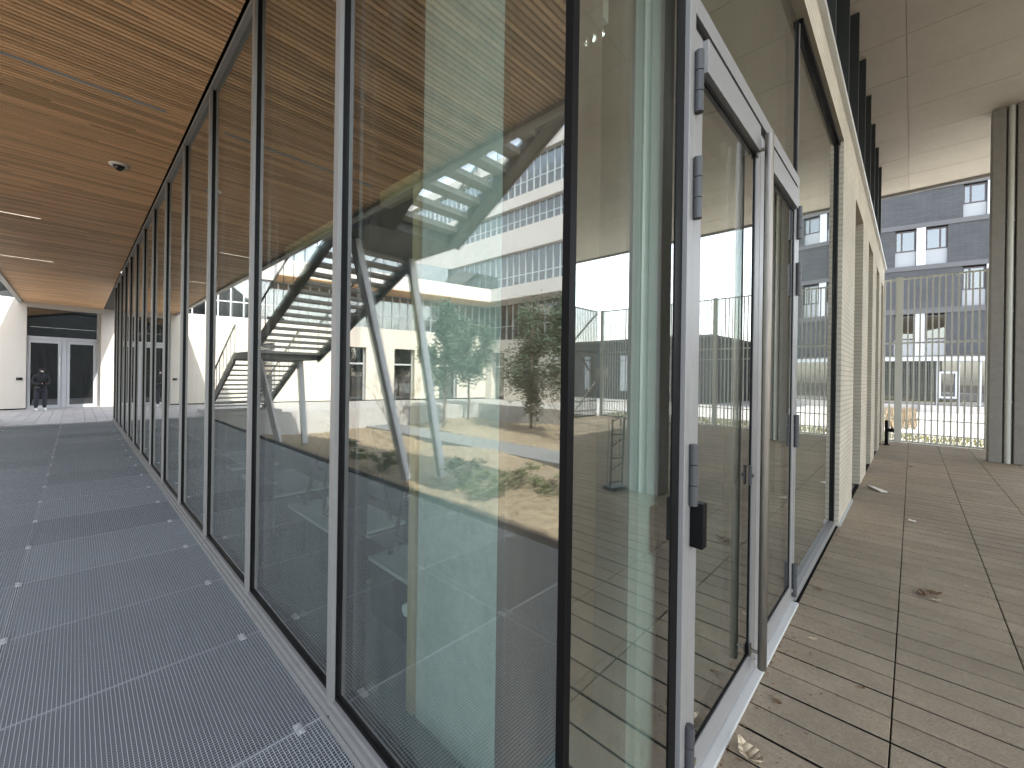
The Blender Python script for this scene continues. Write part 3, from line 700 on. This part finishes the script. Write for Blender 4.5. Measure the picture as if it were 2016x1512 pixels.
def bare(name, x, y, z0, h, sp, n, label):
    t = thing(name, label, 'shrub', (x, y, z0), 0, 'bare twiggy shrubs in the garden bed')
    b = MB()
    def grow(p, d, l, r_, lev):
        q = p + d * l; m_ = p + d * l * .5 + Vector((random.uniform(-1, 1), random.uniform(-1, 1), 0)) * l * .06
        b.tube([p, m_, q], [r_, r_ * .8, r_ * .55], 5, caps=False)
        if lev == 0: return
        for k in range(random.choice((2, 3))):
            nd = (d + Vector((random.uniform(-1, 1), random.uniform(-1, 1), random.uniform(-.1, .6))) * .75).normalized(); grow(q, nd, l * random.uniform(.55, .8), r_ * .6, lev - 1)
    for k in range(n):
        a = 6.28 * k / n + random.uniform(-.4, .4); grow(Vector((0, 0, -.05)), Vector((math.cos(a) * sp, math.sin(a) * sp, 1)).normalized(), h * .42, .018, 3)
    b.build('stems', M['twig'], t)
bare('bare_shrub', -7.3, 13.2, -.88, 2.6, .35, 7, 'wide bare shrub with fine twigs between the two pairs of stair struts')
bare('bare_shrub', -7.9, 5.2, -.86, 2.3, .5, 7, 'low bare shrub beside the garden path near the entrance end')
bare('bare_shrub', -12.9, 7.6, -.86, 5.2, .18, 6, 'tall upright bare shrub with whip-like stems in front of the white banded building')
bare('bare_shrub', -11.5, 8.2, -.86, 2.6, .5, 7, 'spreading bare shrub at the foot of the slim evergreen tree')
bare('bare_shrub', -6.0, 3.9, -.88, 1.7, .3, 5, 'smallest bare shrub in the straw near the steel walk')
def low(x, y, rx, h, n, label):
    t = thing('low_shrub', label, 'shrub', (x, y, -.9), 0, 'low green shrubs at the edge of the garden bed')
    b = MB(); leaf_cloud(b, 0, 0, h * .5, rx, h * .55, n, .05); b.build('leaves', M['leaf2'], t)
    s_ = MB()
    for k in range(6): s_.tube([(0, 0, 0), (random.uniform(-rx, rx) * .5, random.uniform(-rx, rx) * .5, h * .8)], [.012, .005], 5)
    s_.build('stems', M['twig'], t)
low(-5.2, 6.6, .6, .6, 900, 'green low shrub at the foot of the outer stair strut')
low(-4.9, 5.6, .5, .5, 800, 'green low shrub closest to the steel walk')
low(-6.0, 5.6, .6, .55, 900, 'green low shrub between the stair and the garden path')
low(-5.9, 4.6, .45, .5, 700, 'small dark green low shrub nearest the entrance end of the bed')
low(-4.7, 10.6, .35, .4, 500, 'tiny green low shrub between the two stair landings')
low(-5.6, 13.0, .3, .35, 400, 'tuft-like green low shrub by the far stair struts')
low(-4.6, 9.1, .5, .5, 700, 'olive low shrub beside the near pair of struts')

# ================================================================ INTERIOR behind the glass
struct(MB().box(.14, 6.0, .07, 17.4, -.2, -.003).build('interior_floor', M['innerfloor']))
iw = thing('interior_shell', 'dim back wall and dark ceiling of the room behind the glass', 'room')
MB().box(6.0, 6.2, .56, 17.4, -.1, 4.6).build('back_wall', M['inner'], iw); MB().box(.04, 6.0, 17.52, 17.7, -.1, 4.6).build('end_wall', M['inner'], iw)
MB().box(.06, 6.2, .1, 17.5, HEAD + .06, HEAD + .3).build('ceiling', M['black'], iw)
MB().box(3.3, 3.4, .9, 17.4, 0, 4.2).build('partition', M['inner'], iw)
o = MB().box(.25, .84, .50, 1.03, 0, HEAD + .05).build('concrete_column', M['concrete'], None, .008)
tag(o, 'raw concrete column just inside the glass corner', 'column')
o = MB().box(.25, .87, .462, .498, 0, HEAD).build('brown_shade_board', M['brown']); tag(o, 'tall red-brown board added to darken the side of the concrete column inside the glass corner', 'board')  # board added so its dark brown gives the shade on this column face
o = MB().box(.515, .74, .065, .10, 0, HEAD).build('green_panel', M['teal']); tag(o, 'tall pale green panel standing inside beside the door jamb', 'panel')
for i, (y0, y1, lab) in enumerate(((1.05, 1.42, 'pine post frame against the concrete column'), (1.85, 2.86, 'pine post frame hidden behind the second mullion from the corner, with a long head'),
                    (3.5, 4.4, 'pine post frame behind the third pane from the corner'), (5.1, 5.9, 'pine post frame behind the fourth pane from the corner'), (6.9, 7.6, 'pine post frame farthest from the corner'))):
    t = thing('post_frame', lab, 'timber frame', (.28, y0, 0), 0, 'pine post frames inside the glass wall')
    MB().box(-.035, .03, -.0, .05, 0, 2.56).build('post', M['timber'], t, .002)
    MB().box(-.035, .03, .051, y1 - y0, 2.49, 2.56).build('head', M['timber'], t, .002)
for i, (y0, y1, lab) in enumerate(((1.06, 1.88, 'black low cabinet with a pale top edge nearest the concrete column'), (2.3, 3.35, 'black low cabinet with a pale top edge behind the second pane'),
                                   (3.75, 4.85, 'black low cabinet with a pale top edge behind the third pane'), (5.3, 6.6, 'black low cabinet with a pale top edge farthest from the corner'))):
    t = thing('low_cabinet', lab, 'cabinet', (.47, y0, 0), 0, 'low cabinets inside the glass wall')
    l = y1 - y0
    MB().box(0, .5, 0, l, .06, .40).build('body', M['cabinet'], t, .004)
    MB().box(-.012, .51, -.01, l + .01, .401, .425).build('top_edge', M['alu_bright'], t)
    MB().box(.05, .45, .05, l - .05, -.002, .06).build('plinth', M['innerfloor'], t)
    for a in (.34, .67): MB().box(-.008, -.001, l * a - .004, l * a + .004, .08, .38).build('door_gap', M['hinge'], t)
def stool(x, y, lab):
    t = thing('trestle', lab, 'trestle', (x, y, .426), 0, 'black A-frame trestles standing on the cabinets')
    for sx in (-.14, .14):
        for sy in (-.16, .16):
            MB().bar((sx * 1.2, sy * 1.25, 0), (sx * .5, sy * .3, .72), .022, .022).build('leg', M['gasket'], t)
    MB().bar((-.155, -.18, .12), (-.155, .18, .12), .018, .018).bar((.155, -.18, .12), (.155, .18, .12), .018, .018).bar((-.12, -.13, .34), (-.12, .13, .34), .018, .018).bar((.12, -.13, .34), (.12, .13, .34), .018, .018).build('rung', M['gasket'], t)
    MB().box(-.1, .1, -.1, .1, .721, .745).build('top', M['gasket'], t)
stool(.74, 1.62, 'black A-frame trestle on the cabinet next to the concrete column')
stool(.74, 2.6, 'black A-frame trestle at the near end of the second cabinet')
stool(.74, 3.08, 'black A-frame trestle at the far end of the second cabinet')
t = thing('pipe_valve', 'small pale pipe valve low beside the concrete column', 'valve', (.42, 1.22, .36))
MB().tube([(0, 0, -.36), (0, 0, .0), (0, .0, .05)], .018, 10).build('pipe', M['chrome'], t); MB().tube([(-.03, 0, .04), (-.11, 0, .04)], [.034, .03], 12).build('head', M['white'], t)
t = thing('emergency_light', 'small twin-spot emergency light glowing under the ceiling behind the corner pane', 'emergency light', (1.55, .95, 3.92))
MB().box(-.09, .09, -.05, .05, .1, .27).build('housing', M['white'], t, .005)
for s in (-.055, .055): 
    h = MB().tube([(s, 0, .1), (s, 0, .03)], [.02, .035], 12).build('spot', M['alu'], t)
    bm = bmesh.new(); bmesh.ops.create_uvsphere(bm, u_segments=12, v_segments=8, radius=.014); me = bpy.data.meshes.new('bulb'); bm.to_mesh(me); bm.free(); me.materials.append(M['ledcool'])
    put('bulb', me, h, (s, 0, .02))

# ================================================================ PERSON at the far doorway
pt = thing('person', 'person in a black coat and cap looking down at a phone by the far doorway', 'person', (-1.78, 23.55, 0), R(15))
def skin(name, nodes, edges, mt, parent, root=0, sub=2):
    me = bpy.data.meshes.new(name); me.from_pydata([n[:3] for n in nodes], edges, []); me.materials.append(mt)
    o = bpy.data.objects.new(name, me); COL.objects.link(o); o.parent = parent
    bm = bmesh.new(); bm.from_mesh(me); ly = bm.verts.layers.skin.verify(); bm.verts.ensure_lookup_table()
    for i, v in enumerate(bm.verts):
        r_ = nodes[i][3]; v[ly].radius = r_ if isinstance(r_, tuple) else (r_, r_); v[ly].use_root = (i == root)
    bm.to_mesh(me); bm.free()
    s = o.modifiers.new('skin', 'SKIN'); s.use_smooth_shade = True; u = o.modifiers.new('sub', 'SUBSURF'); u.levels = sub; u.render_levels = sub
    return o
N = [(0, 0, .86, (.14, .1)), (0, .0, 1.0, (.13, .1)), (0, -.01, 1.2, (.16, .115)), (0, -.02, 1.34, (.14, .09)), (0, -.03, 1.41, .055), (0, -.06, 1.48, (.075, .085)), (0, -.08, 1.56, (.07, .085)),
     (.17, -.02, 1.32, .06), (.22, -.03, 1.08, .05), (.10, -.22, 1.0, .04), (.035, -.29, 1.03, .03),
     (-.17, -.02, 1.32, .06), (-.22, -.03, 1.08, .05), (-.10, -.22, 1.0, .04), (-.035, -.29, 1.03, .03),
     (.09, 0, .78, .09), (.10, -.01, .46, .062), (.11, .02, .1, .05), (-.09, 0, .78, .09), (-.11, -.01, .46, .062), (-.12, .02, .1, .05)]
E_ = [(0, 1), (1, 2), (2, 3), (3, 4), (4, 5), (5, 6), (3, 7), (7, 8), (8, 9), (9, 10), (3, 11), (11, 12), (12, 13), (13, 14), (0, 15), (15, 16), (16, 17), (0, 18), (18, 19), (19, 20)]
skin('body', N, E_, M['coat'], pt)
skin('trousers', [(0, 0, .84, (.13, .1)), (.09, 0, .76, .096), (.10, -.01, .46, .072), (.11, .02, .09, .06), (-.09, 0, .76, .096), (-.11, -.01, .46, .072), (-.12, .02, .09, .06)],
     [(0, 1), (1, 2), (2, 3), (0, 4), (4, 5), (5, 6)], M['trouser'], pt)
skin('face', [(0, -.115, 1.50, (.05, .06)), (0, -.12, 1.55, (.052, .05))], [(0, 1)], M['skin'], pt)
skin('cap', [(0, -.06, 1.6, (.085, .095)), (0, -.04, 1.55, (.08, .085))], [(0, 1)], M['coat'], pt)
MB().hexa([(-.07, -.13, 1.585), (.07, -.13, 1.585), (.07, -.21, 1.555), (-.07, -.21, 1.555), (-.07, -.13, 1.6), (.07, -.13, 1.6), (.07, -.21, 1.567), (-.07, -.21, 1.567)]).build('cap_peak', M['coat'], pt)
skin('mask', [(0, -.155, 1.475, (.05, .03)), (0, -.165, 1.51, (.05, .028))], [(0, 1)], M['white'], pt)
for sx in (.035, -.035):
    h = skin('hand', [(sx, -.29, 1.03, .026), (sx * .7, -.335, 1.045, .024), (sx * .4, -.36, 1.055, .009), (sx * .2, -.375, 1.06, .007), (sx * 1.0, -.365, 1.06, .009), (sx * .9, -.38, 1.067, .007), (sx * 1.3, -.36, 1.05, .008), (sx * .1, -.33, 1.075, .008)],
             [(0, 1), (1, 2), (2, 3), (1, 4), (4, 5), (1, 6), (1, 7)], M['skin'], pt, 0, 1)
for sx in (.11, -.12):
    skin('shoe', [(sx, .05, .045, .045), (sx, -.06, .04, .043), (sx, -.16, .03, .032)], [(0, 1), (1, 2)], M['shoe'], pt)
skin('shoulder_bag', [(-.19, -.1, .88, (.05, .07)), (-.06, -.19, .86, (.06, .06))], [(0, 1)], M['cabinet'], pt)
o = MB().box(-.035, .035, -.004, .004, -.07, .07).build('phone', M['gasket'], None, .003)
o.location = (-1.78 + .36 * math.sin(R(15)), 23.55 - .385 * math.cos(R(15)) - .0, 1.075); o.rotation_euler = (R(-50), 0, R(15)); tag(o, 'black mobile phone in the hands of the person by the far doorway', 'phone')

# ================================================================ LITTER on the deck
def dead_leaf(x, y, s, rz, mt, label, curl=.35, z=.004):
    o = MB(); n = 7; rows = []
    for i in range(n):
        u = i / (n - 1); wd = s * .32 * math.sin(math.pi * min(1, u * .94 + .04)) ** .8 * (1 + .25 * math.sin(i * 2.3)); zz = s * curl * (u - .5) ** 2 * 2
        rows.append([(s * (u - .5), -wd, zz + wd * curl * .8), (s * (u - .5), 0, zz), (s * (u - .5), wd, zz + wd * curl)])
    for i in range(n - 1):
        for j in range(2): o.face([rows[i][j], rows[i + 1][j], rows[i + 1][j + 1], rows[i][j + 1]])
    o.face([(s * .5, -.0015, s * curl * .5), (s * .75, -.001, s * .1), (s * .75, .001, s * .1), (s * .5, .0015, s * curl * .5)])
    ob = o.build('dead_leaf', mt, smooth=True); ob.location = (x, y, z); ob.rotation_euler = (0, 0, rz)
    m_ = ob.modifiers.new('thick', 'SOLIDIFY'); m_.thickness = .0012
    return tag(ob, label, 'leaf', 'dead leaves on the deck')
dead_leaf(1.12, -.15, .13, 1.0, M['paleleaf'], 'large curled bleached leaf on the deck right at the door hinge side', .7)
dead_leaf(3.56, -.70, .10, .3, M['drybrown'], 'brown curled leaf in the clump of leaves on the second row of deck planks')
dead_leaf(3.62, -.76, .09, 1.4, M['drybrown'], 'dark leaf lying across the others in the clump on the second row of deck planks', .6)
dead_leaf(3.50, -.77, .07, 2.3, M['paleleaf'], 'pale small leaf in the clump on the second row of deck planks')
dead_leaf(3.08, -.13, .055, .8, M['drybrown'], 'small dark brown leaf on the deck close to the second door')
dead_leaf(5.78, -.64, .10, .5, M['paper'], 'white torn scrap-like leaf over the first long deck joint', .15)
dead_leaf(5.51, -.89, .05, 2.0, M['paleleaf'], 'little pale leaf far out beyond the first long deck joint')
dead_leaf(2.30, -.20, .05, 2.2, M['paleleaf'], 'little bleached leaf by the double door threshold')
dead_leaf(1.56, -.16, .045, 1.1, M['drybrown'], 'thin brown leaf in a deck gap below the pull handle')
dead_leaf(3.98, -.95, .03, .2, M['paleleaf'], 'tiny pale leaf fragment right of the clump of leaves')
dead_leaf(9.99, -.62, .08, .9, M['drybrown'], 'brown leaf far along the deck towards the fence')
dead_leaf(1.98, -.45, .035, 1.9, M['drybrown'], 'tiny brown leaf fragment left of the first long deck joint')
o = MB().hexa([(-.16, -.05, .003), (.16, -.04, .003), (.15, .05, .003), (-.15, .045, .003), (-.16, -.05, .02), (.16, -.04, .012), (.15, .05, .03), (-.15, .045, .016)]).build('paper_scrap', M['paper'], None, .004)
o.location = (7.3, -.27, .002); o.rotation_euler = (0, 0, .5); tag(o, 'folded pale paper scrap on the deck beside the brick wall', 'paper')
random.seed(3)
b = MB()
for k in range(900):
    x = random.uniform(.2, 13.5) if k < 500 else random.uniform(.7, 5); y = -random.random() ** .8 * 5 - .07 if k < 500 else -.068 - random.random() ** 3 * .25; a = random.uniform(0, 6.28); s = random.uniform(.003, .011)
    c, q = math.cos(a) * s, math.sin(a) * s
    b.face([(x - c, y - q, .0035), (x + q * .5, y - c * .5, .006), (x + c, y + q, .0045), (x - q * .5, y + c * .5, .003)])
tag(b.build('deck_crumbs', M['drybrown']), 'scattered specks of leaf crumbs and grit on the deck', 'crumbs', kind='stuff')
t = thing('folding_rack', 'black folded wire rack leaning against the near porch column', 'rack', (4.5, -2.42, 0), .2)
r_ = MB()
for s in (-.12, .12): r_.bar((s, 0, .02), (s, .03, 1.0), .02, .02)
for k in range(6): r_.bar((-.12, .0, .1 + k * .17), (.12, .0, .1 + k * .17 + (.1 if k % 2 else 0)), .014, .014)
r_.build('frame', M['cabinet'], t)
MB().box(-.15, .15, -.1, .1, 0, .05).build('foot', M['cabinet'], t)

# dark spacer bars round the edge of every double-glazed pane
for me in bpy.data.meshes:
    if me.materials and me.materials[0] == M['facade_glass']:
        me.materials.append(M['gasket'])
        dims = [max(v.co[i] for v in me.vertices) - min(v.co[i] for v in me.vertices) for i in range(3)]; ax = dims.index(min(dims))
        for p_ in me.polygons: p_.material_index = 0 if abs(p_.normal[ax]) > .9 else 1
